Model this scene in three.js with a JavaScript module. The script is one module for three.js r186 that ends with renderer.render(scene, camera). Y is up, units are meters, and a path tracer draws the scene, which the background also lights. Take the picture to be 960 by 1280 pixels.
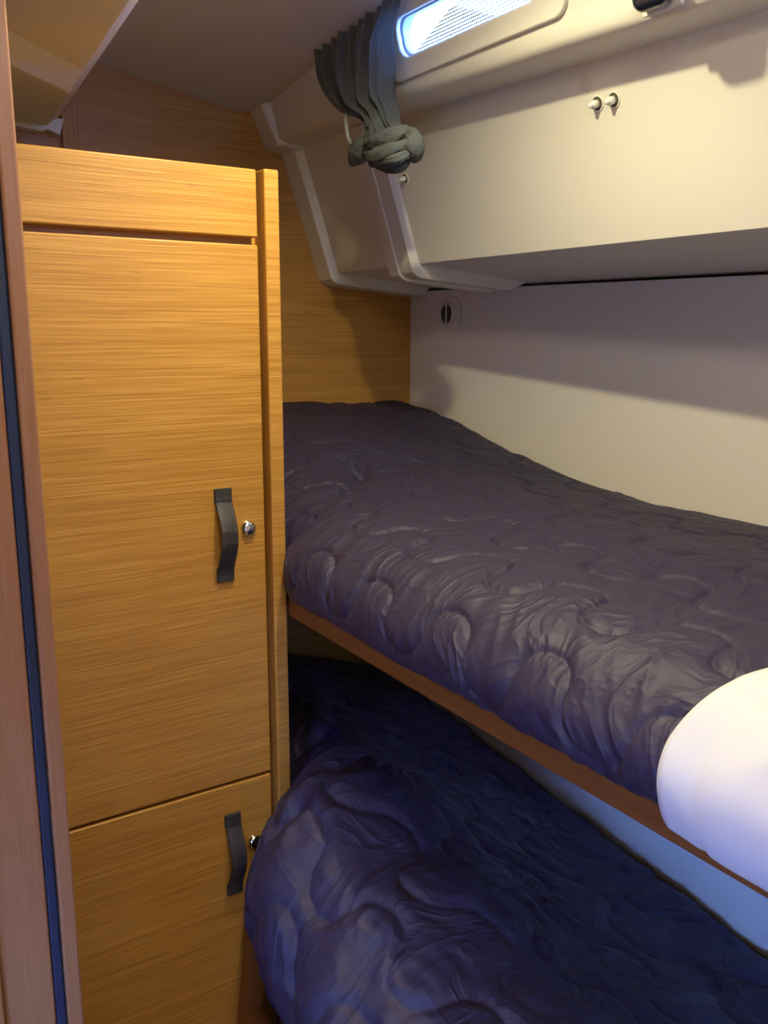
import * as THREE from 'three';
import { RoundedBoxGeometry } from 'three/addons/geometries/RoundedBoxGeometry.js';
import { RectAreaLightUniformsLib } from 'three/addons/lights/RectAreaLightUniformsLib.js';
import { ImprovedNoise } from 'three/addons/math/ImprovedNoise.js';
import * as BGU from 'three/addons/utils/BufferGeometryUtils.js';

// ---------------------------------------------------------------- camera, sky, exposure
const scene = new THREE.Scene();
const renderer = new THREE.WebGLRenderer({ antialias: true });
renderer.toneMapping = THREE.LinearToneMapping;
renderer.toneMappingExposure = 1.06;
renderer.shadowMap.enabled = true;
RectAreaLightUniformsLib.init();
const FPX = 1094, PITCH = THREE.MathUtils.degToRad(11.73), YAW = THREE.MathUtils.degToRad(33.04), ROLL = THREE.MathUtils.degToRad(0.2);
const camera = new THREE.PerspectiveCamera(2 * Math.atan(640 / FPX) * 180 / Math.PI, 960 / 1280, 0.02, 50);
{
  const F = new THREE.Vector3(Math.sin(YAW) * Math.cos(PITCH), -Math.sin(PITCH), -Math.cos(YAW) * Math.cos(PITCH));
  const R0 = new THREE.Vector3(Math.cos(YAW), 0, Math.sin(YAW)), U0 = R0.clone().cross(F);
  const R = R0.clone().multiplyScalar(Math.cos(ROLL)).addScaledVector(U0, Math.sin(ROLL));
  const U = U0.clone().multiplyScalar(Math.cos(ROLL)).addScaledVector(R0, -Math.sin(ROLL));
  camera.position.set(0, 1.55, 0);
  camera.quaternion.setFromRotationMatrix(new THREE.Matrix4().makeBasis(R, U, F.clone().negate()));
  camera.updateMatrixWorld(true);
}
// blue daylight outside (the white balance is set by the warm lamps); it enters through the portlight and the window behind the camera
scene.background = new THREE.Color().setRGB(0.17, 0.36, 1.0);
scene.backgroundIntensity = 36;
const LAMP = [0.53, 2.055, -0.82], LAMP_I = 1.95, LAMP_C = [1.0, 0.90, 0.56];
const STRIP = [0.24, 2.045, -0.25], STRIP_I = 30, STRIP_C = [1.0, 0.84, 0.66];
const PASS = [-0.25, 2.105, 0.38], PASS_I = 8;

// ---------------------------------------------------------------- helpers
const perlin = new ImprovedNoise();
const N3 = (x, y, z) => perlin.noise(x, y, z);
function rng(seed) { let s = seed >>> 0; return () => { s = (s + 0x6D2B79F5) | 0; let t = Math.imul(s ^ (s >>> 15), 1 | s); t = (t + Math.imul(t ^ (t >>> 7), 61 | t)) ^ t; return ((t ^ (t >>> 14)) >>> 0) / 4294967296; }; }
const clamp = (v, a, b) => Math.min(b, Math.max(a, v));
const lerp = (a, b, t) => a + (b - a) * t;
const sstep = (a, b, v) => { const t = clamp((v - a) / (b - a), 0, 1); return t * t * (3 - 2 * t); };
function table(rows) { return (z) => { if (z <= rows[0][0]) return rows[0][1]; for (let i = 1; i < rows.length; i++) if (z <= rows[i][0]) { const t = (z - rows[i - 1][0]) / (rows[i][0] - rows[i - 1][0]); const s = t * t * (3 - 2 * t); return lerp(rows[i - 1][1], rows[i][1], s * 0.5 + t * 0.5); } return rows[rows.length - 1][1]; }; }
const lin = (c) => { c = clamp(c, 0, 1); return c <= 0.0031308 ? c * 12.92 : 1.055 * Math.pow(c, 1 / 2.4) - 0.055; };
function texture(w, h, fn, srgb, repeat) {
  const d = new Uint8Array(w * h * 4);
  for (let j = 0; j < h; j++) for (let i = 0; i < w; i++) {
    const c = fn(i / w, j / h, i, j), k = (j * w + i) * 4;
    if (srgb) { d[k] = lin(c[0]) * 255; d[k + 1] = lin(c[1]) * 255; d[k + 2] = lin(c[2]) * 255; } else { d[k] = d[k + 1] = d[k + 2] = clamp(c, 0, 1) * 255; }
    d[k + 3] = 255;
  }
  const t = new THREE.DataTexture(d, w, h, THREE.RGBAFormat);
  t.wrapS = t.wrapT = THREE.RepeatWrapping; t.magFilter = THREE.LinearFilter; t.minFilter = THREE.LinearMipmapLinearFilter; t.generateMipmaps = true;
  if (srgb) t.colorSpace = THREE.SRGBColorSpace;
  if (repeat) t.repeat.set(...repeat);
  t.needsUpdate = true; return t;
}
// tiling value noise on a lattice
function lattice(nx, ny, seed) { const r = rng(seed), a = new Float32Array(nx * ny); for (let i = 0; i < a.length; i++) a[i] = r(); return (u, v) => { const x = u * nx, y = v * ny, i = Math.floor(x), j = Math.floor(y); let fx = x - i, fy = y - j; fx = fx * fx * (3 - 2 * fx); fy = fy * fy * (3 - 2 * fy); const q = (p, s) => a[(((s % ny) + ny) % ny) * nx + (((p % nx) + nx) % nx)]; return lerp(lerp(q(i, j), q(i + 1, j), fx), lerp(q(i, j + 1), q(i + 1, j + 1), fx), fy); }; }

function mat(rgb, o = {}) { const m = new THREE.MeshPhysicalMaterial({ roughness: 0.6, metalness: 0, ...o }); if (rgb) m.color.setRGB(...rgb); return m; }
function shadows(o) { o.traverse((m) => { if (m.isMesh) { m.castShadow = true; m.receiveShadow = true; } }); return o; }
function part(name, geo, m, parent, label) { const o = new THREE.Mesh(geo, m); o.name = name; o.castShadow = o.receiveShadow = true; if (label) o.userData.label = label; (parent || scene).add(o); return o; }
const taken = {};
function numbered(n) { const k = taken[n] = (taken[n] ?? -1) + 1; return k ? n + '_' + String(k).padStart(3, '0') : n; }
function thing(name, label, category, pos = [0, 0, 0], group) { const g = new THREE.Group(); g.name = numbered(name); g.position.set(...pos); g.userData = { label, category }; if (group) g.userData.group = group; scene.add(g); return g; }
function struct(name, label, category, geo, m) { const o = geo ? new THREE.Mesh(geo, m) : new THREE.Group(); o.name = name; o.userData = { kind: 'structure', label, category }; o.castShadow = o.receiveShadow = true; scene.add(o); return o; }
// uv in metres by the main direction of each face; grain runs along axis g (0 x, 1 y, 2 z)
function metric(geo, g = 0, off = 0) {
  const q = geo.index ? geo.toNonIndexed() : geo, p = q.attributes.position, n = q.attributes.normal, uv = new Float32Array(p.count * 2);
  for (let i = 0; i < p.count; i += 3) {
    const a = new THREE.Vector3(); for (let k = 0; k < 3; k++) a.add(new THREE.Vector3().fromBufferAttribute(n, i + k));
    const A = [Math.abs(a.x), Math.abs(a.y), Math.abs(a.z)], d = A.indexOf(Math.max(...A)), rest = [0, 1, 2].filter((k) => k !== d);
    const ui = rest.includes(g) ? g : rest[0], vi = rest.find((k) => k !== ui);
    for (let k = 0; k < 3; k++) { const P = [p.getX(i + k), p.getY(i + k), p.getZ(i + k)]; uv[(i + k) * 2] = P[ui] + off; uv[(i + k) * 2 + 1] = P[vi] + off * 1.7; }
  }
  q.setAttribute('uv', new THREE.BufferAttribute(uv, 2)); return q;
}
function box(x0, x1, y0, y1, z0, z1, r = 0.002, g = 0, off = 0) { const b = r > 0 ? new RoundedBoxGeometry(x1 - x0, y1 - y0, z1 - z0, 2, r) : new THREE.BoxGeometry(x1 - x0, y1 - y0, z1 - z0); b.translate((x0 + x1) / 2, (y0 + y1) / 2, (z0 + z1) / 2); return metric(b, g, off); }
// closed polygon sections at several z, capped
function loft(stations, crease = 0.5, g = 2) {
  const n = stations[0].pts.length, pos = [], idx = [];
  for (const s of stations) for (const [x, y] of s.pts) pos.push(x, y, s.z);
  for (let k = 0; k + 1 < stations.length; k++) for (let i = 0; i < n; i++) { const a = k * n + i, b = k * n + (i + 1) % n, c = a + n, d = b + n; idx.push(a, b, d, a, d, c); }
  for (const [k, flip] of [[0, true], [stations.length - 1, false]]) {
    const tri = THREE.ShapeUtils.triangulateShape(stations[k].pts.map((p) => new THREE.Vector2(...p)), []);
    for (const t of tri) { const q = t.map((v) => v + k * n); idx.push(...(flip ? [q[0], q[2], q[1]] : q)); }
  }
  let geo = new THREE.BufferGeometry(); geo.setAttribute('position', new THREE.Float32BufferAttribute(pos, 3)); geo.setIndex(idx);
  geo = BGU.toCreasedNormals(geo.toNonIndexed(), crease);
  // make it face outwards
  const p = geo.attributes.position; let vol = 0; const A = new THREE.Vector3(), B = new THREE.Vector3(), C = new THREE.Vector3();
  for (let i = 0; i < p.count; i += 3) { A.fromBufferAttribute(p, i); B.fromBufferAttribute(p, i + 1); C.fromBufferAttribute(p, i + 2); vol += A.dot(B.cross(C)); }
  if (vol < 0) { const a = p.array; for (let i = 0; i < a.length; i += 9) for (let k = 0; k < 3; k++) { const t = a[i + 3 + k]; a[i + 3 + k] = a[i + 6 + k]; a[i + 6 + k] = t; } geo.deleteAttribute('normal'); geo = BGU.toCreasedNormals(geo, crease); }
  return metric(geo, g);
}
function merge(list) { return BGU.mergeGeometries(list.map((g) => { const q = g.index ? g.toNonIndexed() : g; for (const k of Object.keys(q.attributes)) if (!['position', 'normal', 'uv'].includes(k)) q.deleteAttribute(k); if (!q.attributes.uv) q.setAttribute('uv', new THREE.BufferAttribute(new Float32Array(q.attributes.position.count * 2), 2)); return q; })); }
function orient(geo, dir, at) { geo.applyQuaternion(new THREE.Quaternion().setFromUnitVectors(new THREE.Vector3(0, 1, 0), new THREE.Vector3(...dir).normalize())); geo.translate(...at); return geo; }
function lathe(pts, seg = 28) { return new THREE.LatheGeometry(pts.map((p) => new THREE.Vector2(...p)), seg); }

// ---------------------------------------------------------------- materials
function woodMap(seed, base, dark, light, streaks, size) {
  const fine = lattice(14, 500, seed), mid = lattice(8, 210, seed + 1), wide = lattice(3, 30, seed + 2), fleck = lattice(22, 260, seed + 3), wob = lattice(4, 6, seed + 4);
  const f = (u, v) => { const w = v + (wob(u, v) - 0.5) * 0.012; return { s: 0.50 * fine(u, w) + 0.36 * mid(u, w) + 0.14 * wide(u, w), k: fleck(u, w) }; };
  const map = texture(512, 1024, (u, v) => {
    const { s, k } = f(u, v), t = clamp((s - 0.5) * streaks + 0.5, 0, 1), c = [0, 1, 2].map((i) => t < 0.5 ? lerp(dark[i], base[i], t * 2) : lerp(base[i], light[i], t * 2 - 1));
    const d = k > 0.93 ? 1 - (k - 0.93) * 4.5 : 1; return c.map((x) => x * d);
  }, true, size);
  const bump = texture(512, 1024, (u, v) => f(u, v).s, false, size);
  return { map, bump };
}
const WS = [1 / 0.9, 1 / 0.5];
const oak = woodMap(11, [0.49, 0.240, 0.038], [0.395, 0.182, 0.025], [0.565, 0.29, 0.057], 2.0, WS);
const moabi = woodMap(51, [0.31, 0.145, 0.062], [0.27, 0.122, 0.050], [0.345, 0.165, 0.073], 1.1, WS);
const rail = woodMap(71, [0.22, 0.068, 0.010], [0.18, 0.054, 0.008], [0.25, 0.08, 0.013], 1.4, WS);
const wood = (t, o = {}) => mat(null, { map: t.map, bumpMap: t.bump, bumpScale: 0.0003, roughness: 0.42, ...o });
const M = {
  oak: wood(oak), moabi: wood(moabi, { roughness: 0.45 }), rail: wood(rail, { roughness: 0.5 }),
  dark: mat([0.02, 0.012, 0.008], { roughness: 0.8 }),
  grp: mat([0.78, 0.745, 0.66], { roughness: 0.42 }),
  liner: mat([0.83, 0.79, 0.72], { roughness: 0.75 }),
  ceil: mat([0.70, 0.64, 0.56], { roughness: 0.8 }),
  frame: mat([0.78, 0.75, 0.68], { roughness: 0.4 }),
  knob: mat([0.86, 0.84, 0.76], { roughness: 0.35 }),
  recess: mat([0.10, 0.085, 0.06], { roughness: 0.7 }),
  white: mat([0.72, 0.70, 0.66], { roughness: 0.5 }),
  navyPlastic: mat([0.012, 0.018, 0.035], { roughness: 0.25, clearcoat: 0.5 }),
  rubber: mat([0.012, 0.022, 0.055], { roughness: 0.55 }),
  chrome: mat([0.75, 0.74, 0.73], { roughness: 0.12, metalness: 1 }),
  glass: mat([0.95, 0.97, 1], { roughness: 0.02, transmission: 1, thickness: 0, ior: 1.45 }),
  floor: wood(oak, { roughness: 0.5 }),
  dull: mat([0.30, 0.27, 0.24], { roughness: 0.8 }),
};
{ // faint orange-peel of the moulded liner and weave of the panel cloth
  const a = lattice(60, 60, 5), b = lattice(220, 220, 6);
  const t = texture(512, 512, (u, v) => 0.6 * a(u, v) + 0.4 * b(u, v), false, [2, 2]);
  M.liner.bumpMap = t; M.liner.bumpScale = 0.00008; M.ceil.bumpMap = t; M.ceil.bumpScale = 0.00006;
}
const clothA = lattice(256, 256, 8), clothB = lattice(40, 40, 9);
const clothBump = texture(512, 512, (u, v) => 0.5 * clothA(u, v) + 0.5 * clothB(u, v), false, [4, 4]);
// crumpled microfibre: warped ridges that tile
const crinkle = (() => {
  const w1 = lattice(9, 9, 41), w2 = lattice(9, 9, 42), r1 = lattice(15, 34, 43), r2 = lattice(40, 26, 44), r3 = lattice(70, 90, 45), msk = lattice(7, 7, 46);
  const rd = (v) => 1 - Math.abs(v * 2 - 1);
  return texture(1024, 1024, (u, v) => { const a = u + (w1(u, v) - 0.5) * 0.10, b = v + (w2(u, v) - 0.5) * 0.10, m = msk(u, v); return clamp(0.50 * Math.pow(rd(r1(a, b)), 2.2) + 0.34 * Math.pow(rd(r2(b, a)), 2.2) * m + 0.16 * rd(r3(a, b)), 0, 1); }, false, [1 / 0.55, 1 / 0.55]);
})();
M.duvet = mat([0.030, 0.0235, 0.060], { roughness: 0.60, sheen: 0.24, sheenRoughness: 0.4, bumpMap: crinkle, bumpScale: 0.0032 });
M.duvet.sheenColor.setRGB(0.30, 0.25, 0.46);
M.pillow = mat([0.69, 0.70, 0.74], { roughness: 0.85 });
M.curtain = mat([0.076, 0.086, 0.088], { roughness: 0.9, transmission: 0.38, thickness: 0, side: THREE.DoubleSide, bumpMap: clothBump, bumpScale: 0.0008 });

// ---------------------------------------------------------------- the room shell
const ZB = -1.806;                                      // far bulkhead
const xw = (z) => 1.25 + 0.105 * (z + 1.8);             // hull lining beside the upper bunk
const xw2 = (z) => 1.17 + 0.06 * (z + 1.8);             // hull lining beside the lower bunk
struct('floor', 'light wooden cabin sole', 'floor', box(-1.0, 1.75, -0.05, 0, ZB - 0.04, 0.94, 0, 0), M.floor);
struct('wall_far', 'veneered wooden bulkhead behind the wardrobe and bunks', 'wall', box(-1.0, 1.75, 0, 2.3, ZB - 0.04, ZB, 0, 0, 0.3), M.oak);
{ // hull lining: upper panel behind the top bunk, lower panel behind the bottom bunk, outer skin
  const up = loft([-1.805, -1.2, -0.6, 0.6].map((z) => ({ z, pts: [[xw(z), 1.05], [xw(z) + 0.02, 1.05], [xw(z) + 0.02, 1.642], [xw(z), 1.642]] })), 0.3);
  const low = loft([-1.805, -1.2, -0.6, 0.6].map((z) => ({ z, pts: [[xw2(z), 0], [xw2(z) + 0.02, 0], [xw2(z) + 0.02, 1.08], [xw2(z), 1.08]] })), 0.3);
  const skin = loft([-1.805, 0.6].map((z) => ({ z, pts: [[xw(z) + 0.06, 0], [xw(z) + 0.1, 0], [xw(z) + 0.1, 1.93], [xw(z) + 0.06, 1.93]] })), 0.3);
  const w = struct('wall_right', 'pale cream hull lining beside the bunks', 'wall');
  part('upper_lining', up, M.liner, w); part('lower_lining', low, M.liner, w); part('hull_skin', skin, M.dull, w);
}
// ceiling panel over the bunk, sloping down towards the hull
{
  const S = [[-1.805, 2.06, 2.037, 1.994, 2.004], [-1.22, 2.11, 2.09, 2.044, 2.05], [-0.85, 2.135, 2.12, 2.078, 2.082], [0.9, 2.15, 2.14, 2.10, 2.10]];
  const g = loft(S.map(([z, a, b, c, d]) => ({ z, pts: [[-1.0, a], [0.3, a], [0.56, b], [0.806, c], [0.875, d], [0.875, 2.3], [-1.0, 2.3]] })), 0.4);
  struct('ceiling', 'greige headliner panel sloping down to the cabin window', 'ceiling', g, M.ceil);
}
struct('wall_near_right', 'wooden return wall between the passage and the bunk foot', 'wall', box(0.50, 0.53, 0, 2.3, 0.60, 0.94, 0, 1, 0.6), M.oak);
struct('wall_back', 'cream wall opposite the far bulkhead', 'wall', box(-0.70, 0.53, 0, 2.3, 0.9, 0.94, 0, 0, 0.1), M.liner);
{ // side wall of the passage, with a window opening
  const sh = new THREE.Shape([[ZB - 0.04, 0], [0.94, 0], [0.94, 2.3], [ZB - 0.04, 2.3]].map((p) => new THREE.Vector2(...p)));
  const a0 = -0.32, a1 = 0.40, b0 = 0.90, b1 = 1.262, t = 0.03, X = -0.65;
  sh.holes.push(new THREE.Path([[a0, b0], [a0, b1], [a1, b1], [a1, b0]].map((p) => new THREE.Vector2(...p))));
  const g = new THREE.ExtrudeGeometry(sh, { depth: 0.04, bevelEnabled: false }); g.rotateY(-Math.PI / 2); g.translate(X, 0, 0);
  struct('wall_left', 'cream side wall of the passage with a window', 'wall', metric(g, 2), M.liner);
  const w = struct('window_2', 'wide daylight window in the passage wall', 'window');
  part('window_frame', merge([box(X, X + 0.015, b0 - t, b0 + 0.005, a0 - t, a1 + t, 0.003), box(X, X + 0.015, b1 - 0.005, b1 + t, a0 - t, a1 + t, 0.003), box(X, X + 0.015, b0, b1, a0 - t, a0 + 0.005, 0.003), box(X, X + 0.015, b0, b1, a1 - 0.005, a1 + t, 0.003)]), M.frame, w);
  part('pane', box(X - 0.022, X - 0.018, b0, b1, a0, a1, 0), M.glass, w);
}
struct('wall_foot', 'cream partition at the foot end of the bunks', 'wall', box(0.50, 1.75, 0, 1.94, 0.60, 0.63, 0, 0, 0.5), M.liner);
// dark harbour water outside, below the windows
{ const g = new THREE.PlaneGeometry(120, 120); g.rotateX(-Math.PI / 2); g.translate(0, -0.6, 0); struct('ground', 'dark harbour water around the boat', 'water', g, mat([0.012, 0.02, 0.025], { roughness: 0.6 })); }
// side deck outside, over the locker
struct('trim_4', 'pale side deck outside the cabin window', 'deck', loft([-1.85, 0.94].map((z) => ({ z, pts: [[0.90, 1.945], [1.80, 1.945], [1.80, 1.985], [0.90, 1.985]] })), 0.3), M.dull);

// ---------------------------------------------------------------- coachroof side with the portlight
const yl = table([[-1.806, 1.932], [-1.48, 1.924], [-1.25, 1.914], [-0.95, 1.906], [-0.70, 1.898], [0.9, 1.88]]);
const xl = table([[-1.806, 0.884], [-1.48, 0.862], [-1.3, 0.850], [0.9, 0.850]]);
const LEAN = -0.28;                                     // dx per metre of height
const faceX = (y) => 1.006 - 0.3345 * (y - 1.673);      // locker face
const ribX = (y) => 0.992 - 0.3345 * (y - 1.673);
const nS = new THREE.Vector3(-1, -0.28, 0).normalize(); // towards the cabin
const onStrip = (y, out = 0) => [0.85 + LEAN * (y - 1.905) + nS.x * out, y + nS.y * out];
{
  const w = struct('wall_upper', 'cream moulded band under the headliner holding the window', 'wall');
  // below the window opening and above it, rounded lower edge
  const W0 = -1.236, W1 = -0.908, Y0 = 1.957, Y1 = 2.026;
  const sec = (z, y0, y1, lip) => { const b = xl(z) - 0.85, P = (y, o) => { const [x, yy] = onStrip(y, o); return [x + b, yy]; }; const r = 0.011, L = yl(z); return lip ? [P(y1, 0), P(L + r * 2, 0), [P(L + r, 0)[0] + 0.0015, L + r * 0.8], [P(L, 0)[0] + 0.006, L + r * 0.25], [P(L, 0)[0] + 0.014, L], [0.935, L], [0.935, L + 0.02], P(y1, -0.025)] : [P(y1, 0), P(y0, 0), P(y0, -0.025), P(y1, -0.025)]; };
  const zs = []; for (let z = -1.806; z < 0.9; z += 0.1) zs.push(z); zs.push(0.9);
  part('lower_band', loft(zs.map((z) => ({ z, pts: sec(z, 0, Y0, true) })), 0.7), M.grp, w);
  const z1 = [-1.806, -1.6, -1.4, -1.3, W0], z2 = [W1, -0.5, 0.9];
  part('side_band', merge([loft(z1.map((z) => ({ z, pts: sec(z, Y0, 2.11, false) })), 0.7), loft(z2.map((z) => ({ z, pts: sec(z, Y0, 2.11, false) })), 0.7)]), M.grp, w);
  part('upper_band', loft([W0, W1].map((z) => ({ z, pts: sec(z, Y1, 2.11, false) })), 0.7), M.grp, w);

  // the window: rounded frame, glass, fly screen
  const win = struct('window_1', 'small bright rounded cabin window beside the grey curtain', 'window');
  const rr = (x0, x1, y0, y1, r, P) => { P.moveTo(x0 + r, y0); P.lineTo(x1 - r, y0); P.absarc(x1 - r, y0 + r, r, -Math.PI / 2, 0); P.lineTo(x1, y1 - r); P.absarc(x1 - r, y1 - r, r, 0, Math.PI / 2); P.lineTo(x0 + r, y1); P.absarc(x0 + r, y1 - r, r, Math.PI / 2, Math.PI); P.lineTo(x0, y0 + r); P.absarc(x0 + r, y0 + r, r, Math.PI, Math.PI * 1.5); return P; };
  const place = (g, out) => { // local x -> +z along the band, local y -> up the band, local z -> into the cabin
    const up = new THREE.Vector3(LEAN, 1, 0).normalize(), along = new THREE.Vector3(0, 0, 1), n = along.clone().cross(up).normalize();
    const m = new THREE.Matrix4().makeBasis(along, up, n); const [x, y] = onStrip(1.905, out); m.setPosition(x, y, 0); g.applyMatrix4(m); return metric(g, 2); };
  const s = (y) => (y - 1.905) * Math.hypot(1, LEAN);
  const ring = (a, b, d, out, bev, ra, rb) => { const S = rr(a[0], a[1], s(a[2]), s(a[3]), ra, new THREE.Shape()); S.holes.push(rr(b[0], b[1], s(b[2]), s(b[3]), rb, new THREE.Path())); return place(new THREE.ExtrudeGeometry(S, { depth: d, bevelEnabled: true, bevelThickness: bev, bevelSize: bev, bevelSegments: 3, curveSegments: 12 }), out); };
  part('window_frame', ring([-1.262, -0.874, 1.939, 2.048], [-1.228, -0.918, 1.962, 2.021], 0.003, 0.001, 0.003, 0.022, 0.022), M.frame, win);
  part('rim', ring([-1.233, -0.913, 1.958, 2.025], [-1.225, -0.921, 1.9665, 2.0175], 0.016, -0.022, 0.001, 0.022, 0.02), mat([0.5, 0.56, 0.66], { roughness: 0.3 }), win);
  const pane = new THREE.ExtrudeGeometry(rr(-1.23, -0.916, s(1.961), s(2.022), 0.021, new THREE.Shape()), { depth: 0.004, bevelEnabled: false }); part('pane', place(pane, -0.02), M.glass, win);
  // perforated screen: a wedge across the lower right of the pane
  const scr = new THREE.ShapeGeometry(new THREE.Shape([[-1.218, s(1.9665)], [-0.924, s(1.9665)], [-0.924, s(2.0175)], [-1.04, s(2.0175)], [-1.10, s(2.006)]].map((p) => new THREE.Vector2(...p)))); 
  const holes = texture(64, 64, (u, v) => (Math.hypot(u - 0.5, v - 0.5) < 0.40 ? 0 : 1), false, [1 / 0.0042, 1 / 0.0042]);
  const sm = mat([0.30, 0.42, 0.62], { roughness: 0.8, alphaMap: holes, transparent: true, side: THREE.DoubleSide }); part('fly_screen', place(scr, -0.010), sm, win);
}

// ---------------------------------------------------------------- overhead locker moulding
const buttonGroup = 'white push buttons on the overhead locker';
{
  const t = thing('overhead_locker', 'long cream moulded overhead locker above the upper bunk', 'locker', [0, 0, 0]);
  const zs = [-1.8055, -1.5, -1.2, -0.9, -0.6, -0.2, 0.3, 0.895];
  const sec = (z) => { const L = yl(z) + 0.001, r = 0.004; return [[faceX(L), L], [faceX(1.673 + r * 2), 1.673 + r * 2], [faceX(1.673) - 0.0005, 1.673 + r * 0.6], [1.006 + r * 1.2, 1.673 - 0.0002], [xw(z) + 0.004, 1.648], [xw(z) + 0.055, 1.648], [xw(z) + 0.055, 1.93], [1.05, 1.942], [0.98, 1.942]]; };
  part('body', loft(zs.map((z) => ({ z, pts: sec(z) })), 0.5), M.grp, t);
  // ribs: frames standing proud of the face and underside, down to the lining
  const ribSec = (z, d, top, cut) => { // d = how proud
    const L = top, k = d / 0.014, fx = (y) => faceX(y) - d, yb = 1.673 - 0.020 * k, xc = faceX(yb) - d + 0.0, r = 0.010, xe = xw(z) - cut;
    const yu = (x) => lerp(yb, yb - 0.022, (x - xc) / (xw(z) - xc));
    return [[fx(L), L], [fx(yb + r * 2), yb + r * 2], [fx(yb + r) + 0.001, yb + r * 0.9], [fx(yb) + r * 0.55, yb + r * 0.25], [xc + r * 1.6, yu(xc + r * 1.6)], [xe - 0.0, yu(xe)], [xw(z) - cut * 0.2, 1.6495], [xw(z) - 0.02, 1.66], [faceX(1.70) + 0.02, 1.70], [faceX(L) + 0.02, L]]; };
  const rib = (za, zb, d, bevA, bevB, cut, top) => loft([[za, 0.0006 + (bevA ? 0 : d)], [za + bevA, d], [zb - bevB, d], [zb, 0.0006 + (bevB ? 0 : d)]].filter((s, i, a) => i === 0 || s[0] > a[i - 1][0] + 1e-6).map(([z, dd]) => ({ z, pts: ribSec(z, Math.max(dd, 0.0006), top, cut) })), 0.45);
  const r1 = part('rib', rib(-1.8055, -1.735, 0.015, 0, 0.012, 0.01, 1.934), M.grp, t);
  const r2 = part('rib', rib(-1.508, -1.424, 0.0155, 0.004, 0.008, 0.045, 1.922), M.grp, t);
  part('rib_lip', rib(-1.511, -1.472, 0.0185, 0.003, 0.003, 0.06, 1.922), M.grp, r2);
  // lip of the first rib where it follows the band up to the headliner
  const up = (z, o) => [[0.872 - o, 1.927], [0.836 - o, 1.999], [0.836, 2.03], [0.92, 2.03], [0.94, 1.94], [ribX(1.92) + 0.03, 1.919], [ribX(1.919) - o * 0.5, 1.919]];
  part('upper_rib', loft([[-1.8055, 0.001], [-1.75, 0.001], [-1.738, -0.012]].map(([z, o]) => ({ z, pts: up(z, o) })), 0.4), M.grp, r1);
  // push buttons
  const nF = [-0.949, -0.317, 0];
  const button = (y, z, R, name, label) => {
    const c = [faceX(y), y, z], at = (d) => [c[0] + nF[0] * d, c[1] + nF[1] * d, z];
    const b = part(name, orient(lathe([[0.0001, 0.0002], [R * 0.93, 0.0002], [R * 0.93, 0.0008], [R * 0.8, 0.0009], [0.0001, 0.0009]]), nF, at(0)), M.recess, t, label);
    part('collar', orient(lathe([[R * 0.90, 0], [R * 1.10, 0], [R * 1.08, 0.0016], [R * 0.98, 0.002], [R * 0.90, 0.0012]]), nF, at(0)), M.knob, b);
    part('knob', orient(lathe([[0.0001, 0], [R * 0.52, 0], [R * 0.55, R * 0.5], [R * 0.58, R * 0.9], [R * 0.50, R * 1.15], [R * 0.36, R * 1.25], [R * 0.34, R * 1.55], [R * 0.24, R * 1.72], [0.0001, R * 1.76]]), nF, at(0.0005)), M.knob, b);
  };
  button(1.855, -0.920, 0.0098, 'push_button', 'white push button with a dark recess');
  button(1.854, -0.891, 0.0098, 'push_button', 'white push button with a dark recess');
  button(1.823, -1.401, 0.0085, 'push_button', 'white push button under the curtain tail');
  part('blanking_disc', orient(lathe([[0.0001, 0.0011], [0.0112, 0.0011], [0.0118, 0.0007], [0.0118, 0]]), nF, [faceX(1.883), 1.883, -0.934]), mat([0.70, 0.655, 0.56], { roughness: 0.5 }), t);
}

// dark window catch at the upper edge, its shadow falls on the locker face
{
  const t = thing('window_catch', 'dark navy rounded plastic catch above the pair of push buttons', 'catch', [0.85, 1.905, -0.732]);
  const tilt = (g) => { g.rotateZ(Math.atan(-LEAN) * 1); return g; };
  const b = new RoundedBoxGeometry(0.032, 0.085, 0.048, 5, 0.014); b.translate(-0.017, 0.043, 0); part('body', metric(tilt(b), 2), M.navyPlastic, t);
  const p = new RoundedBoxGeometry(0.006, 0.094, 0.056, 3, 0.0028); p.translate(-0.003, 0.044, 0); part('backplate', metric(tilt(p), 2), M.frame, t);
  const l = new RoundedBoxGeometry(0.004, 0.012, 0.03, 3, 0.0018); l.translate(-0.034, 0.028, 0); part('lever', metric(tilt(l), 2), M.chrome, t);
}

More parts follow.
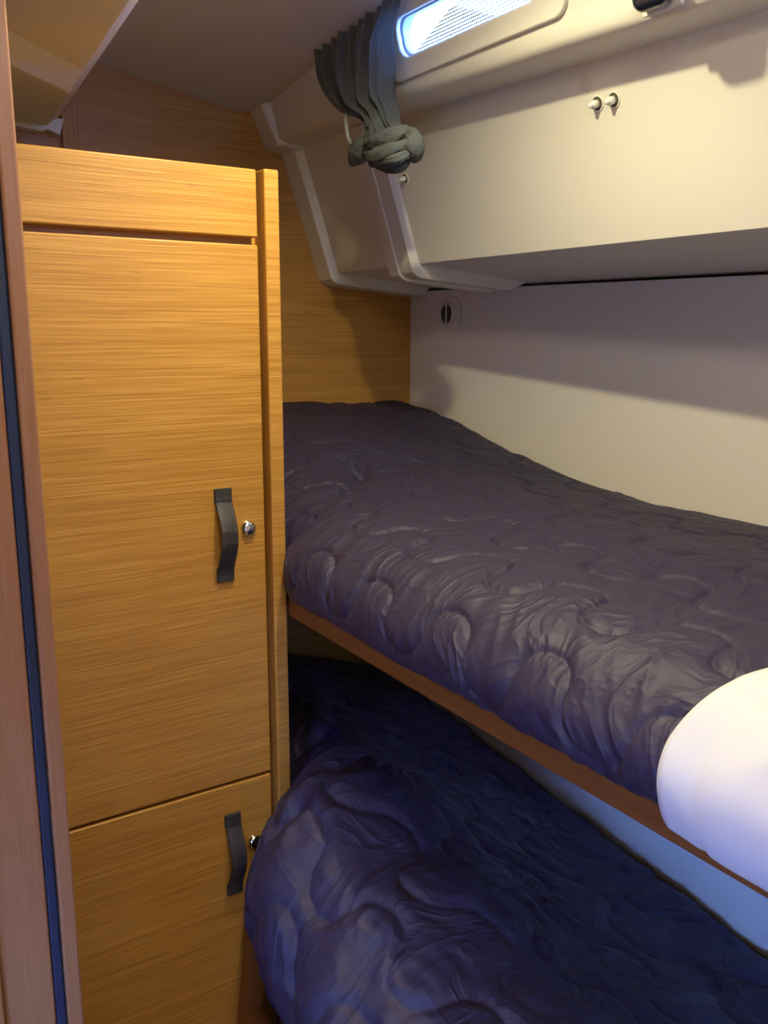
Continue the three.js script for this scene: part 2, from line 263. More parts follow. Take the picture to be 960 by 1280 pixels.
// ---------------------------------------------------------------- moulding in the headliner above the wardrobe
{
  const t = struct('trim_1', 'moulded pale beam of the headliner above the wardrobe', 'moulding');
  const ex = (z) => 0.444 - 0.092 * (z + 1.802);
  const zs = [-1.8055, -1.4, -1.0, -0.62];
  part('beam', loft(zs.map((z) => { const e = ex(z); return { z, pts: [[-0.60, 1.918], [e - 0.034, 1.915], [e - 0.026, 1.9165], [e - 0.004, 1.934], [e + 0.001, 1.942], [e + 0.002, 2.09], [-0.60, 2.09]] }; }), 0.45), M.grp, t);
  // raised transverse ridge with a sloping face
  const ridge = (pts) => { // pts: four corners on the underside (near-left, near-right, far-right, far-left) and how deep the far edge hangs
    const [a, b, c, d] = pts, y0 = 1.917, y1 = 1.898; const P = [[...a, y0], [...b, y0], [...c, y1], [...d, y1], [c[0], c[1] - 0.012, y1], [d[0], d[1] - 0.012, y1], [c[0] - 0.004, c[1] - 0.03, y0], [d[0] - 0.004, d[1] - 0.03, y0]].map(([x, z, y]) => [x, y, z]);
    const F = [[0, 1, 2], [0, 2, 3], [3, 2, 4], [3, 4, 5], [5, 4, 6], [5, 6, 7], [1, 6, 2], [2, 6, 4], [0, 3, 7], [3, 5, 7], [0, 7, 6], [0, 6, 1]];
    const pos = []; for (const f of F) for (const k of f) pos.push(...P[k]); const g = new THREE.BufferGeometry(); g.setAttribute('position', new THREE.Float32BufferAttribute(pos, 3)); g.computeVertexNormals(); return metric(g, 0); };
  part('ridge', ridge([[0.10, -1.10], [0.376, -1.367], [0.374, -1.445], [0.10, -1.17]]), M.frame, t);
  part('end_flange', loft([[-1.8055, 0], [-1.775, 0]].map(([z]) => ({ z, pts: [[0.30, 1.916], [0.405, 1.904], [0.415, 1.909], [0.437, 1.902], [0.445, 1.93], [0.30, 1.93]] })), 0.3), M.frame, t);
}
struct('trim_2', 'narrow light wooden batten on the far bulkhead', 'trim', box(0.446, 0.476, 1.2, 2.05, ZB, ZB + 0.012, 0.002, 1, 0.2), M.oak);

// ---------------------------------------------------------------- doorway jamb
{
  const d = struct('door_1', 'reddish wooden door jamb with a dark blue rubber seal', 'door');
  part('jamb', box(0.1475, 0.1625, 0, 1.918, -0.85, -0.80, 0.003, 1), M.moabi, d);
  part('seal', box(0.137, 0.1475, 0, 1.918, -0.83, -0.8045, 0.003, 1), M.rubber, d, 'dark blue rubber seal');
  part('door_leaf', box(0.0905, 0.137, 0, 1.918, -0.85, -0.803, 0.003, 1, 0.4), M.moabi, d);
  part('door_edge', box(0.03, 0.0905, 0, 1.918, -0.85, -0.797, 0.003, 1, 0.7), M.moabi, d);
}
struct('wall_near', 'wooden partition beside the doorway', 'wall', box(-0.66, 0.03, 0, 1.918, -0.85, -0.81, 0, 1, 0.9), M.moabi);

// ---------------------------------------------------------------- wardrobe
{
  const w = thing('wardrobe', 'tall honey-coloured wooden wardrobe with two doors and leather strap handles', 'wardrobe', [0, 0, 0]);
  const zf = -1.15, R = 0.539, L = 0.165;
  part('carcass', merge([box(L, 0.548, 0, 1.757, -1.80, zf - 0.022, 0.001, 0)]), M.oak, w);
  part('stile', box(0.5445, 0.5665, 0, 1.7635, -1.80, zf + 0.013, 0.003, 0, 0.55), M.oak, w);
  part('fascia', box(L, R, 1.6745, 1.7635, zf - 0.022, zf, 0.0025, 0, 0.13), M.oak, w);
  const strapGeo = () => {
    // arched strap: path along y, thickness in z, width in x
    const pts = []; const H = 0.134, n = 40; for (let i = 0; i <= n; i++) { const s = i / n, y = (s - 0.5) * H, a = clamp((0.5 - Math.abs(s - 0.5) - 0.115) / 0.385, 0, 1); pts.push([y, 0.0035 + 0.0195 * Math.pow(Math.sin(a * Math.PI / 2), 1.25)]); }
    const W = 0.0125, T = 0.0028, pos = [], uv = [], idx = []; const prof = [[-W, -T * 0.5], [-W * 0.97, T * 0.35], [-W * 0.85, T * 0.5], [W * 0.85, T * 0.5], [W * 0.97, T * 0.35], [W, -T * 0.5]];
    pts.forEach(([y, z], i) => { const a = pts[Math.max(0, i - 1)], b = pts[Math.min(n, i + 1)]; const t = new THREE.Vector2(b[0] - a[0], b[1] - a[1]).normalize(); const nn = [-t.y, t.x]; prof.forEach(([px, d]) => { pos.push(px, y + nn[0] * d, z + nn[1] * d); uv.push(px / (2 * W) + 0.5, i / n); }); });
    const m = prof.length; for (let i = 0; i < n; i++) for (let k = 0; k < m; k++) { const a = i * m + k, b = i * m + (k + 1) % m; idx.push(a, b, b + m, a, b + m, a + m); }
    for (let k = 1; k + 1 < m; k++) { idx.push(0, k + 1, k, n * m, n * m + k, n * m + k + 1); }
    const g = new THREE.BufferGeometry(); g.setAttribute('position', new THREE.Float32BufferAttribute(pos, 3)); g.setAttribute('uv', new THREE.Float32BufferAttribute(uv, 2)); g.setIndex(idx); return BGU.toCreasedNormals(g, 0.6);
  };
  const grainL = lattice(40, 120, 77);
  const leather = mat(null, { roughness: 0.42, map: texture(64, 512, (u, v) => { const st = (Math.abs(u - 0.14) < 0.03 || Math.abs(u - 0.86) < 0.03) && v > 0.17 && v < 0.83 && ((v * 46) % 1) < 0.55; const e = Math.abs(v - 0.13) < 0.006 || Math.abs(v - 0.87) < 0.006; const b = 0.75 + 0.5 * grainL(u, v); return st ? [0.10, 0.085, 0.07] : e ? [0.012, 0.01, 0.012] : [0.042 * b, 0.038 * b, 0.039 * b]; }, true), bumpMap: texture(64, 512, (u, v) => grainL(u, v), false), bumpScale: 0.0005 });
  const straps = strapGeo(), padGeo = merge([box(-0.0135, 0.0135, 0.048, 0.0685, 0, 0.0022, 0.0009), box(-0.0135, 0.0135, -0.0685, -0.048, 0, 0.0022, 0.0009)]);
  const door = (y0, y1, hy, hx, ly, lx, off) => {
    const d = part('door', box(L, R, y0, y1, zf - 0.022, zf, 0.0025, 0, off), M.oak, w);
    const h = part('handle', merge([straps.clone(), padGeo.clone()]), leather, d, 'dark grey leather strap handle'); h.position.set(hx, hy, zf);
    const k = part('lock', lathe([[0.0001, 0.0085], [0.0034, 0.0084], [0.0037, 0.0075], [0.006, 0.0075], [0.0087, 0.0062], [0.0107, 0.004], [0.0118, 0.0017], [0.0122, 0]].reverse()), M.chrome, d, 'small chrome lock button'); k.rotation.x = Math.PI / 2; k.position.set(lx, ly, zf);
  };
  door(0.8755, 1.6645, 1.2615, 0.4742, 1.267, 0.512, 0.37);
  door(0.10, 0.8705, 0.755, 0.472, 0.763, 0.507, 0.71);
  part('plinth', box(L, R, 0, 0.095, zf - 0.04, zf - 0.022, 0.001, 0), M.dark, w);
}

// ---------------------------------------------------------------- bunks
{
  const b = thing('upper_bunk', 'upper bunk board with a reddish-brown wooden front rail', 'bunk', [0, 0, 0]);
  part('board', loft([-1.8, 0.597].map((z) => ({ z, pts: [[0.588, 1.128], [xw(z) - 0.002, 1.128], [xw(z) - 0.002, 1.152], [0.588, 1.152]] })), 0.3), M.rail, b);
  part('front_rail', box(0.5672, 0.590, 1.1265, 1.163, -1.1365, 0.597, 0.004, 2), M.rail, b);
  const l = thing('lower_bunk', 'lower bunk with a dark brown wooden front panel', 'bunk', [0, 0, 0]);
  part('front_panel', loft([-1.112, 0.597].map((z) => ({ z, pts: [[0.405, 0], [0.430, 0], [0.492, 0.50], [0.468, 0.50]] })), 0.3, 2), M.rail, l);
  part('corner_post', loft([-1.1365, -1.112].map((z) => ({ z, pts: [[0.405, 0], [0.435, 0], [0.516, 0.66], [0.486, 0.66]] })), 0.3, 1), M.rail, l);
  part('board', loft([-1.79, 0.597].map((z) => ({ z, pts: [[0.571, 0.38], [xw2(z) - 0.002, 0.38], [xw2(z) - 0.002, 0.402], [0.571, 0.402]] })), 0.3), M.rail, l);
}

// quilted covers: a section curve (front bottom -> over the edge -> wall) for each z, displaced by stitching and creases
function stitchLines(rows, lam, amp, over, z0, z1, seed) {
  const r = rng(seed), b = {}, cell = 0.03, key = (u, z) => Math.floor(u / cell) + ',' + Math.floor(z / cell);
  rows.forEach((u0, k) => { const ph = (k % 2) * Math.PI * 0.9 + r() * 0.6, w = 1 + (r() - 0.5) * 0.12; for (let f = (z0 - 0.3) / lam * 2 * Math.PI; f < (z1 + 0.3) / lam * 2 * Math.PI; f += 0.08) { const z = f / (2 * Math.PI) * lam * w - over * Math.sin(2 * (f + ph)) + 0.01 * N3(f * 0.2, k, 3), u = u0 + amp * Math.sin(f + ph) + 0.02 * N3(f * 0.13, k * 3.3, 7); const q = key(u, z); (b[q] ||= []).push([u, z]); } });
  return (u, z) => { let m = 0.03; const i = Math.floor(u / cell), j = Math.floor(z / cell); for (let a = -1; a <= 1; a++) for (let c = -1; c <= 1; c++) for (const p of b[(i + a) + ',' + (j + c)] || []) { const d = Math.hypot(p[0] - u, p[1] - z); if (d < m) m = d; } return m; };
}
function quilt(z0, z1, nz, nu, section, disp, bottom, zlim) {
  const P = [], V = new THREE.Vector3();
  for (let j = 0; j <= nz; j++) { const z = lerp(z0, z1, j / nz), c = new THREE.CatmullRomCurve3(section(z).map(([x, y]) => new THREE.Vector3(x, y, 0)), false, 'centripetal'); c.arcLengthDivisions = 160; const len = c.getLength(); P.push(c.getSpacedPoints(nu).map((p, i) => ({ x: p.x, y: p.y, z, u: len * i / nu, len }))); }
  const Q = P.map((row, j) => row.map((p, i) => {
    const a = row[Math.max(0, i - 1)], b = row[Math.min(nu, i + 1)], c = P[Math.max(0, j - 1)][i], d = P[Math.min(nz, j + 1)][i];
    const n = new THREE.Vector3(b.x - a.x, b.y - a.y, 0).cross(new THREE.Vector3(d.x - c.x, d.y - c.y, d.z - c.z)).normalize().negate();
    const h = disp(p.u, p.z, p.len - p.u, p); return [p.x + n.x * h, p.y + n.y * h, p.z + n.z * h * 0.6, p.u, p.z];
  }));
  const pos = [], uv = [], idx = [], m = nu + 3;
  Q.forEach((row, j) => { for (const q of row) { pos.push(q[0], q[1], clamp(q[2], zlim[0], zlim[1])); uv.push(q[3], q[4]); } const e = row[nu], s = row[0]; pos.push(e[0], bottom(e[4]), clamp(e[2], ...zlim), s[0] + 0.02, bottom(e[4]), clamp(s[2], ...zlim)); uv.push(0, 0, 0, 0); });
  for (let j = 0; j < nz; j++) for (let i = 0; i < m; i++) { const a = j * m + i, b = j * m + (i + 1) % m; idx.push(a, a + m, b, b, a + m, b + m); }
  for (const [j, flip] of [[0, 0], [nz, 1]]) { const k = pos.length / 3; const row = Q[j]; let sx = 0, sy = 0; for (const q of row) { sx += q[0]; sy += q[1]; } pos.push(sx / row.length, (sy / row.length + bottom(row[0][4])) / 2, clamp(row[0][2], ...zlim)); uv.push(0, 0); for (let i = 0; i < m; i++) { const a = j * m + i, b = j * m + (i + 1) % m; idx.push(...(flip ? [k, b, a] : [k, a, b])); } }
  const g = new THREE.BufferGeometry(); g.setAttribute('position', new THREE.Float32BufferAttribute(pos, 3)); g.setAttribute('uv', new THREE.Float32BufferAttribute(uv, 2)); g.setIndex(idx); g.computeVertexNormals();
  // outward check on a vertex of the top
  const k = Math.floor(nz / 2) * m + Math.floor(nu * 0.6); if (g.attributes.normal.getY(k) < 0) { for (let i = 0; i < idx.length; i += 3) { const t = idx[i + 1]; idx[i + 1] = idx[i + 2]; idx[i + 2] = t; } g.setIndex(idx); g.computeVertexNormals(); }
  return g;
}
const ridged = (x, y, s) => { const n = N3(x, y, s); return 1 - Math.abs(n) * 2; };

// upper bunk cover
const yWallU = table([[-1.806, 1.372], [-1.72, 1.362], [-1.65, 1.346], [-1.42, 1.284], [-1.2, 1.240], [-1.05, 1.228], [-0.8, 1.222], [0.4, 1.222]]);
const yMidU = table([[-1.806, 1.385], [-1.6, 1.372], [-1.42, 1.338], [-1.28, 1.303], [-1.1, 1.288], [-0.9, 1.276], [-0.5, 1.266], [0.4, 1.262]]);
const xFrontU = table([[-1.16, 0.586], [-1.142, 0.578], [-1.125, 0.556], [-1.09, 0.547], [0.4, 0.545]]);
const sectionU = (z) => { const xf = xFrontU(z), m = yMidU(z), w = yWallU(z), X = xw(z) - 0.004, fr = lerp(m, 1.272, 0.45); return [[0.600, 1.158], [xf + 0.016, 1.160], [xf + 0.002, 1.176], [xf, 1.205], [xf + 0.012, fr - 0.045], [xf + 0.045, fr - 0.016], [xf + 0.10, fr], [0.76, lerp(fr, m, 0.7)], [0.92, m], [1.08, lerp(m, w, 0.55)], [X - 0.03, w + 0.004], [X, w - 0.012]]; };
{
  const d = stitchLines([0.100, 0.225, 0.350, 0.480, 0.610, 0.740], 0.160, 0.038, 0.010, -1.8, 0.35, 3);
  const disp = (u, z, e) => {
    const dd = d(u, z), top = sstep(0.16, 0.32, u), A = lerp(0.0018, 0.0016, top);
    let h = -A * Math.exp(-Math.pow(dd / 0.010, 2)) - 0.0036 * Math.exp(-Math.pow(dd / 0.0030, 2)) + A * 0.35;
    // creases running from the stitching: across the front, lengthways on top
    const wx = N3(u * 9, z * 7, 1.5) * 0.6, wz = N3(u * 8, z * 9, 9.1) * 0.6;
    const fr = ridged((z * 34 + u * 12) + wx, u * 9 + wz, 2.2), tp = ridged(u * 30 + wx * 2, z * 13 + wz * 2, 5.2), t2 = ridged(u * 16 + z * 7, z * 15 - u * 6, 8.8);
    h += lerp(0.0020 * fr, 0.0016 * tp + 0.0016 * t2, top) + 0.0040 * N3(u * 6, z * 5, 4.4) + 0.0012 * N3(u * 22, z * 22, 2.4);
    // pillow under the cover: a dip where it ends
    h += -0.016 * top * Math.exp(-Math.pow((z + 1.70 - (u - 0.42) * 0.1) / 0.05, 2)) * Math.exp(-Math.pow((u - 0.50) / 0.09, 2));
    h += -0.014 * Math.exp(-Math.pow((z + 1.34 - 0.12 * Math.sin(u * 9)) / 0.018, 2)) * sstep(0.14, 0.22, u) * (1 - sstep(0.30, 0.40, u));
    return (h + 0.001) * sstep(0, 0.03, u) * sstep(0, 0.03, e) ;
  };
  const g = quilt(-1.80, 0.32, 780, 320, sectionU, disp, () => 1.1535, [-1.803, 0.33]);
  const t = thing('quilted_duvet', 'navy quilted cover spread over the upper bunk mattress', 'duvet', [0, 0, 0]);
  part('cover', g, M.duvet, t);
}
// lower bunk cover, bunched up at the wardrobe and spilling over the bunk front
const yWallL = table([[-1.806, 0.70], [-1.5, 0.675], [-1.3, 0.640], [-1.1, 0.605], [-0.9, 0.572], [-0.7, 0.538], [-0.4, 0.50], [0.4, 0.46]]);
const yEdgeL = table([[-1.806, 0.88], [-1.15, 0.885], [-1.07, 0.872], [-0.93, 0.800], [-0.72, 0.722], [-0.5, 0.66], [0.4, 0.58]]);
const xFrontL = table([[-1.18, 0.580], [-1.15, 0.545], [-1.125, 0.49], [-1.085, 0.468], [-1.0, 0.455], [-0.8, 0.44], [0.4, 0.43]]);
const yHemL = table([[-1.16, 0.44], [-1.06, 0.43], [-0.9, 0.40], [0.4, 0.36]]);
const sectionL = (z) => { const xf = xFrontL(z), e = yEdgeL(z), w = yWallL(z), h = yHemL(z), X = xw2(z) - 0.004, xt = Math.max(xf + 0.045, 0.50); return [[xt + 0.045, h], [xt, h + 0.06], [lerp(xt, xf, 0.6), lerp(h, e, 0.40)], [xf, lerp(h, e, 0.64)], [xf + 0.020, lerp(h, e, 0.80)], [xf + 0.068, e - 0.035], [Math.max(xf + 0.11, 0.575), e], [0.70, e - 0.015], [0.88, lerp(e, w, 0.48)], [1.04, lerp(e, w, 0.80)], [X - 0.04, w + 0.004], [X, w - 0.02]]; };
{
  const d = stitchLines([0.10, 0.21, 0.32, 0.44, 0.56, 0.68, 0.80, 0.92, 1.04], 0.165, 0.040, 0.008, -1.8, 0.35, 17);
  const disp = (u, z, e) => {
    const dd = d(u, z); let h = -0.0042 * Math.exp(-Math.pow(dd / 0.011, 2)) - 0.0026 * Math.exp(-Math.pow(dd / 0.0032, 2)) + 0.0015;
    const wx = N3(u * 7, z * 7, 11.5) * 0.8, wz = N3(u * 8, z * 6, 19.1) * 0.8, fr = 1 - sstep(0.35, 0.55, u);
    h += 0.0035 * ridged(z * 26 + wx * 2, u * 9 + wz, 12.2) + 0.003 * ridged(u * 22 + wz * 2, z * 14, 15.2) + 0.010 * N3(u * 5, z * 6, 14.4);
    h += fr * (0.012 * N3(z * 17 + wx, u * 4, 21.4) - 0.024 * Math.exp(-Math.pow((z + 1.062 + 0.05 * (u - 0.25) + 0.012 * Math.sin(u * 20)) / 0.014, 2)));
    return h * sstep(0, 0.03, u) * sstep(0, 0.03, e);
  };
  const g = quilt(-1.79, 0.32, 660, 300, sectionL, disp, () => 0.4025, [-1.803, 0.33]);
  const t = thing('quilted_duvet', 'dark navy quilted cover bunched up on the lower bunk and spilling over its front', 'duvet', [0, 0, 0]);
  part('cover', g, M.duvet, t);
}
// white pillow hanging over the front edge of the upper bunk
{
  const nz = 110, nu = 110, Z0 = -0.438, Z1 = 0.24, U0 = -0.005, U1 = 0.50, T = 0.019;
  const S = (z) => { const c = new THREE.CatmullRomCurve3(sectionU(z).map(([x, y]) => new THREE.Vector3(x, y, 0)), false, 'centripetal'); return c; };
  const pos = [], uv = [], idx = [], cur = []; 
  const pt = (u, z) => { const c = S(z), L = c.getLength(), t = clamp((u + 0.03) / L, 0, 1), p = c.getPointAt(t), g = c.getTangentAt(t); return { p, n: [g.y * -1, g.x] }; };
  // outline: rounded rectangle in (u, z), mapped from the unit square by a squircle
  const cu = (U0 + U1) / 2, cz = (Z0 + Z1) / 2, hu = (U1 - U0) / 2, hz = (Z1 - Z0) / 2;
  for (const side of [1, -1]) for (let j = 0; j <= nz; j++) for (let i = 0; i <= nu; i++) {
    const a = 2 * i / nu - 1, b = 2 * j / nz - 1, k = 0.14, A = a * Math.sqrt(1 - k * b * b), B = b * Math.sqrt(1 - k * a * a);
    const u = cu + hu * A, z = cz + hz * B + 0.8 * Math.pow(Math.max(0, u - 0.075), 1.3), rimz = (1 - Math.abs(b)) * hz, rim = Math.min((1 - Math.abs(a)) * hu, (1 - Math.abs(b)) * hz);
    const { p, n } = pt(u, z);
    let h = 0.010 * sstep(0, 0.006, rim) + T * sstep(0.03, 0.16, rim) - 0.0022 * Math.exp(-Math.pow((rimz - 0.045) / 0.0030, 2)) + 0.0012 * sstep(0.045, 0.049, rimz);
    h += sstep(0, 0.02, rim) * (0.004 * N3(u * 5, z * 5, 3.3) + 0.0020 * ridged(u * 13 + z * 8, z * 9 - u * 6, 6.6) + 0.0030 * (sstep(-0.003, 0.003, u - 0.150 + 0.35 * (z + 0.42)) - sstep(0.0, 0.10, u - 0.150 + 0.35 * (z + 0.42))));
    h = side > 0 ? 0.006 + h : 0.0055;
    pos.push(p.x + n[0] * h, p.y + n[1] * h, z); uv.push(u, z);
  }
  const m = nu + 1, o = (nz + 1) * m;
  for (let j = 0; j < nz; j++) for (let i = 0; i < nu; i++) { const a = j * m + i; idx.push(a, a + m, a + 1, a + 1, a + m, a + m + 1); idx.push(o + a, o + a + 1, o + a + m, o + a + 1, o + a + m + 1, o + a + m); }
  const edge = []; for (let i = 0; i < nu; i++) edge.push(i); for (let j = 0; j < nz; j++) edge.push(j * m + nu); for (let i = nu; i > 0; i--) edge.push(nz * m + i); for (let j = nz; j > 0; j--) edge.push(j * m);
  edge.forEach((a, i) => { const b = edge[(i + 1) % edge.length]; idx.push(a, b, o + a, b, o + b, o + a); });
  const g = new THREE.BufferGeometry(); g.setAttribute('position', new THREE.Float32BufferAttribute(pos, 3)); g.setAttribute('uv', new THREE.Float32BufferAttribute(uv, 2)); g.setIndex(idx); g.computeVertexNormals();
  const q = Math.floor(nz / 2) * m + Math.floor(nu * 0.7); if (g.attributes.normal.getY(q) < 0) { for (let i = 0; i < idx.length; i += 3) { const t = idx[i + 1]; idx[i + 1] = idx[i + 2]; idx[i + 2] = t; } g.setIndex(idx); g.computeVertexNormals(); }
  const t = thing('pillow', 'white cotton pillow lying over the edge of the upper bunk', 'pillow', [0, 0, 0]);
  part('pillowcase', g, M.pillow, t);
}

// ---------------------------------------------------------------- curtain
{
  const t = thing('curtain', 'grey gathered curtain tied up beside the cabin window', 'curtain', [0, 0, 0]);
  const Lp = [[2.030, -1.474], [1.995, -1.466], [1.955, -1.441], [1.920, -1.400], [1.897, -1.343], [1.876, -1.318], [1.856, -1.312]];
  const Rp = [[2.052, -1.205], [2.004, -1.236], [1.959, -1.243], [1.925, -1.256], [1.905, -1.252], [1.878, -1.240], [1.858, -1.212]];
  const cv = (a) => new THREE.CatmullRomCurve3(a.map(([y, z]) => new THREE.Vector3(0, 1.55 + (y - 1.55) * 0.966, z * 0.966)), false, 'centripetal'), cl = cv(Lp), cr = cv(Rp);
  const nt = 120, ns = 160, pos = [], uv = [], idx = [], th = 0.0012;
  for (const side of [0, 1]) for (let j = 0; j <= nt; j++) { const v = j / nt, a = cl.getPoint(v), b = cr.getPoint(v), w = a.distanceTo(b); for (let i = 0; i <= ns; i++) {
    const s = i / ns, p = a.clone().lerp(b, s), fold = Math.sin(s * 7.4 * Math.PI + Math.sin(s * 9 + v * 2) * 0.9 + 0.8 * N3(s * 3, v * 2, 1)) * 0.6 + Math.sin(s * 17 * Math.PI + v * 2.3 + 1.2 + 2 * N3(s * 4, v * 3, 5)) * 0.30;
    const amp = 0.010 * (0.5 + 0.9 * sstep(0, 0.35, v)) * (1 - 0.25 * sstep(0.7, 1, v)), bulge = 0.016 * Math.sin(Math.PI * s) * sstep(0.1, 0.6, v);
    const ruff = (1 - sstep(0, 0.12, v)) * 0.003 * Math.sin(s * 60);
    const xb = lerp(0.803, 0.822, sstep(0.1, 0.75, v)) - 0.020;
    p.y += -0.006 * Math.sin(Math.PI * s) * v + (v > 0.5 ? (v - 0.5) * 0.02 * (s - 0.5) * 0 : 0) + ruff * 0.5;
    pos.push(xb - fold * amp - bulge - ruff + side * th, p.y, p.z); uv.push(s * 0.5, v * 0.25); } }
  const m = ns + 1, o = (nt + 1) * m; for (let j = 0; j < nt; j++) for (let i = 0; i < ns; i++) { const a = j * m + i; idx.push(a, a + 1, a + m, a + 1, a + m + 1, a + m); }
  const n1 = pos.length / 2; pos.length = n1; uv.length = (n1 / 3) * 2;
  const g = new THREE.BufferGeometry(); g.setAttribute('position', new THREE.Float32BufferAttribute(pos, 3)); g.setAttribute('uv', new THREE.Float32BufferAttribute(uv, 2)); g.setIndex(idx); g.computeVertexNormals();
  part('cloth', g, M.curtain, t);
  // rolled-up tail below the tie: flattened folds of cloth wound over each other
  const cp = Math.cos(PITCH), sp = Math.sin(PITCH), cy = Math.cos(YAW), sy = Math.sin(YAW), eye = new THREE.Vector3(0, 1.55, 0); // the photograph's own view, fixed
  const vf = new THREE.Vector3(sy * cp, -sp, -cy * cp), r0 = new THREE.Vector3(cy, 0, sy), u0 = r0.clone().cross(vf), vr = r0.clone().multiplyScalar(Math.cos(ROLL)).addScaledVector(u0, Math.sin(ROLL)), vu = u0.clone().multiplyScalar(Math.cos(ROLL)).addScaledVector(r0, -Math.sin(ROLL));
  const px = (x, y, X) => { const v = vf.clone().multiplyScalar(FPX).addScaledVector(vr, x - 480).addScaledVector(vu, 640 - y); return eye.clone().addScaledVector(v, X / v.x); };
  const lobe = (pts, r, flat, seed, tilt) => {
    const path = new THREE.CatmullRomCurve3(pts.map((p) => px(...p))), NT = 60, NS = 40, P = [], UV = [], I = [], out = new THREE.Vector3(-0.8, 0, 0.6);
    for (let j = 0; j <= NT; j++) { const v = j / NT, c = path.getPointAt(v), T = path.getTangentAt(v), a1 = out.clone().addScaledVector(T, -out.dot(T)).normalize(), b1 = T.clone().cross(a1); const e = Math.pow(Math.sin(Math.PI * clamp(v * 0.96 + 0.02, 0, 1)), 0.45);
      for (let i = 0; i <= NS; i++) { const a = i / NS * Math.PI * 2 + tilt; let R = r * e * (1 + 0.16 * Math.sin(2 * a + v * 5 + seed) + 0.22 * N3(Math.cos(a) * 1.4 + seed, Math.sin(a) * 1.4, v * 4) + 0.10 * N3(Math.cos(a) * 3, Math.sin(a) * 3 + seed, v * 11)); const q = c.clone().addScaledVector(a1, Math.cos(a) * R * flat).addScaledVector(b1, Math.sin(a) * R); P.push(q.x, q.y, q.z); UV.push(i / NS * 0.1, v * 0.15); } }
    for (let j = 0; j < NT; j++) for (let i = 0; i < NS; i++) { const a = j * (NS + 1) + i; I.push(a, a + 1, a + NS + 1, a + 1, a + NS + 2, a + NS + 1); }
    const g = new THREE.BufferGeometry(); g.setAttribute('position', new THREE.Float32BufferAttribute(P, 3)); g.setAttribute('uv', new THREE.Float32BufferAttribute(UV, 2)); g.setIndex(I); g.computeVertexNormals(); return g; };
  const lobes = [
    lobe([[466, 140, 0.80], [474, 160, 0.795], [482, 178, 0.80], [492, 196, 0.81]], 0.030, 0.55, 1, 0.2),
    lobe([[462, 174, 0.795], [452, 184, 0.79], [446, 194, 0.795], [441, 204, 0.805]], 0.016, 0.8, 4, 0.5),
    lobe([[456, 182, 0.785], [474, 178, 0.772], [494, 168, 0.772], [512, 160, 0.785]], 0.0125, 0.9, 7, 0.1),
    lobe([[454, 194, 0.79], [474, 192, 0.77], [496, 184, 0.768], [516, 174, 0.785]], 0.0115, 0.9, 9, 0.9),
    lobe([[462, 202, 0.795], [478, 203, 0.775], [496, 198, 0.77], [514, 190, 0.785]], 0.0105, 0.9, 12, 1.4),
    lobe([[508, 164, 0.79], [517, 174, 0.785], [520, 188, 0.79], [517, 202, 0.80]], 0.0125, 0.8, 15, 0.4),
    lobe([[470, 206, 0.80], [486, 209, 0.785], [502, 208, 0.785], [512, 200, 0.80]], 0.0085, 0.9, 19, 0.8)];
  part('rolled_tail', merge(lobes), mat([0.076, 0.086, 0.088], { roughness: 0.9, bumpMap: clothBump, bumpScale: 0.0008, side: THREE.DoubleSide }), t);
  // tie: a narrow loop
  const tie = new THREE.TubeGeometry(new THREE.CatmullRomCurve3([[0.792, 1.900, -1.334], [0.782, 1.888, -1.322], [0.778, 1.872, -1.312], [0.782, 1.855, -1.312], [0.796, 1.846, -1.316]].map((p) => new THREE.Vector3(...p))), 24, 0.0035, 8); part('tie', tie, mat([0.30, 0.30, 0.28], { roughness: 0.7 }), t, 'pale cord tie');
  // track along the headliner edge
  const track = new THREE.TubeGeometry(new THREE.CatmullRomCurve3([[0.796, 2.030, -1.50], [0.796, 2.046, -1.33], [0.796, 2.058, -1.18], [0.80, 2.070, -0.85]].map((p) => new THREE.Vector3(...p))), 40, 0.003, 8); part('track', track, mat([0.05, 0.05, 0.055], { roughness: 0.5 }), t);
}

// ---------------------------------------------------------------- round wall fitting with two dark slots
{
  const z = -1.668, y = 1.588, n = [-1, 0, 0], c = [xw(z), y, z];
  const t = thing('wall_socket', 'round white twin socket on the hull lining under the locker', 'socket', c);
  part('backplate', orient(lathe([[0.0001, 0.0022], [0.037, 0.0022], [0.0395, 0.0018], [0.041, 0]]), n, [0, 0, 0]), M.liner, t);
  part('ring', orient(lathe([[0.0235, 0.002], [0.0265, 0.002], [0.0268, 0.010], [0.0255, 0.012], [0.024, 0.0115], [0.0232, 0.009], [0.0235, 0.002]]), n, [0, 0, 0]), M.white, t);
  const half = (s) => { const S = new THREE.Shape(); S.moveTo(0.0016 * s, -0.0195); S.absarc(0, 0, 0.0205, -Math.PI / 2 + 0.08 * s, Math.PI / 2 - 0.08 * s, s < 0); S.lineTo(0.0016 * s, -0.0195); const g = new THREE.ExtrudeGeometry(S, { depth: 0.003, bevelEnabled: false, curveSegments: 16 }); g.rotateY(-Math.PI / 2); g.translate(-0.005, 0, 0); return metric(g, 1); };
  part('face', orient(lathe([[0.0001, 0.0055], [0.0235, 0.0055], [0.0238, 0.002]]), n, [0, 0, 0]), M.white, t);
  for (const s of [-1, 1]) part('slot', half(s), mat([0.03, 0.034, 0.05], { roughness: 0.35 }), t, 'dark inset half');
  part('divider', box(-0.0105, -0.003, -0.021, 0.021, -0.0016, 0.0016, 0.0006, 1), M.white, t);
}

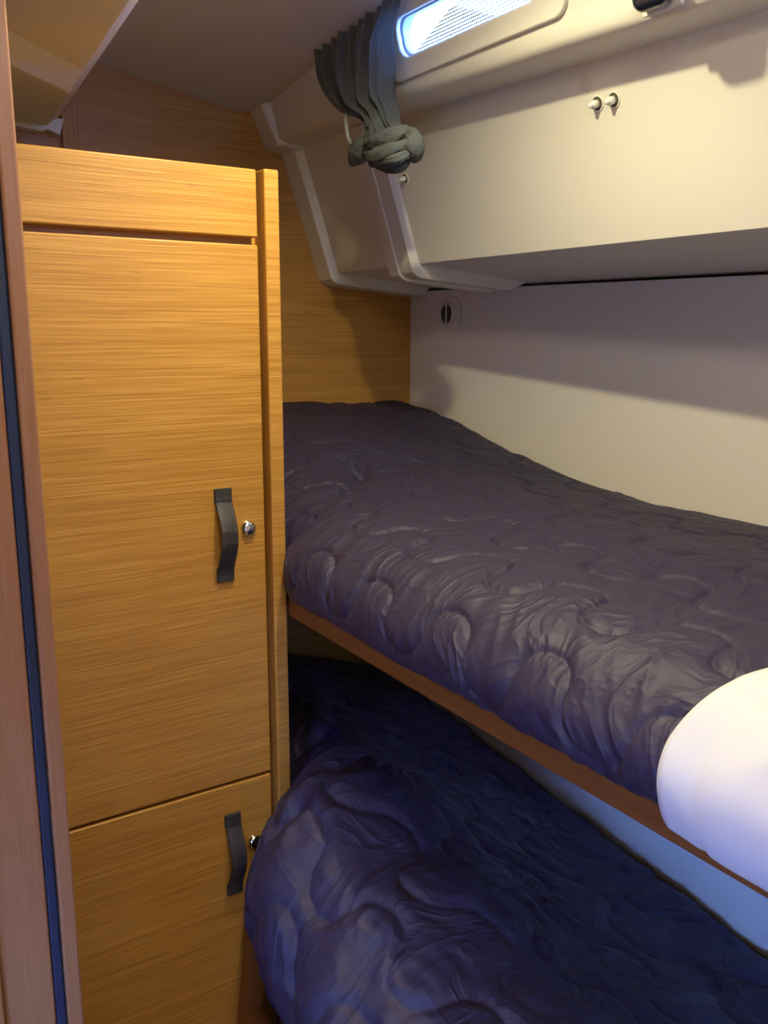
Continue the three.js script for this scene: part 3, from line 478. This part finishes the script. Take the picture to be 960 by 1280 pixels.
// ---------------------------------------------------------------- lamps
{
  const t = thing('ceiling_lamp', 'small round warm downlight on the headliner over the bunk edge', 'lamp', [LAMP[0], LAMP[1], LAMP[2]]);
  part('housing', lathe([[0.0001, 0.075], [0.036, 0.075], [0.038, 0.014], [0.036, 0.010], [0.030, 0.010], [0.030, 0.02], [0.0001, 0.02]]), M.frame, t);
  const glow = mat([0.9, 0.85, 0.7], { roughness: 0.4, emissive: new THREE.Color().setRGB(...LAMP_C), emissiveIntensity: 3 });
  part('diffuser', lathe([[0.0001, 0.008], [0.029, 0.008], [0.0295, 0.013], [0.029, 0.018], [0.0001, 0.018]]), glow, t);
  const l = new THREE.SpotLight(new THREE.Color().setRGB(...LAMP_C), LAMP_I, 0, THREE.MathUtils.degToRad(84), 0.62, 2); l.target.position.set(LAMP[0], 0, LAMP[2]); scene.add(l.target); l.name = 'ceiling_lamp_light'; l.position.set(LAMP[0], LAMP[1], LAMP[2]); l.castShadow = true; l.shadow.radius = 0.5; scene.add(l);
}
{
  const t = thing('ceiling_lamp', 'rectangular soft warm lamp on the headliner over the passage', 'lamp', [STRIP[0], STRIP[1], STRIP[2]]);
  part('housing', box(-0.10, 0.10, 0.012, 0.10, -0.16, 0.16, 0.006), M.frame, t);
  part('diffuser', box(-0.09, 0.09, 0.003, 0.0125, -0.15, 0.15, 0.003), mat([0.9, 0.88, 0.8], { emissive: new THREE.Color().setRGB(...STRIP_C), emissiveIntensity: 1.2 }), t);
  const l = new THREE.RectAreaLight(new THREE.Color().setRGB(...STRIP_C), STRIP_I, 0.18, 0.30); l.name = 'passage_lamp_light'; l.position.set(STRIP[0], STRIP[1], STRIP[2]); l.rotation.x = -Math.PI / 2; scene.add(l);
}

{
  const t = thing('ceiling_lamp', 'square soft warm lamp on the headliner at the back of the passage', 'lamp', PASS);
  part('housing', box(-0.13, 0.13, 0.012, 0.06, -0.13, 0.13, 0.006), M.frame, t);
  part('diffuser', box(-0.12, 0.12, 0.003, 0.0125, -0.12, 0.12, 0.003), mat([0.9, 0.88, 0.8], { emissive: new THREE.Color().setRGB(...STRIP_C), emissiveIntensity: 1.2 }), t);
  const l = new THREE.RectAreaLight(new THREE.Color().setRGB(...STRIP_C), PASS_I, 0.24, 0.24); l.name = 'passage_back_lamp_light'; l.position.set(...PASS); l.rotation.x = -Math.PI / 2; scene.add(l);
}

renderer.render(scene, camera);
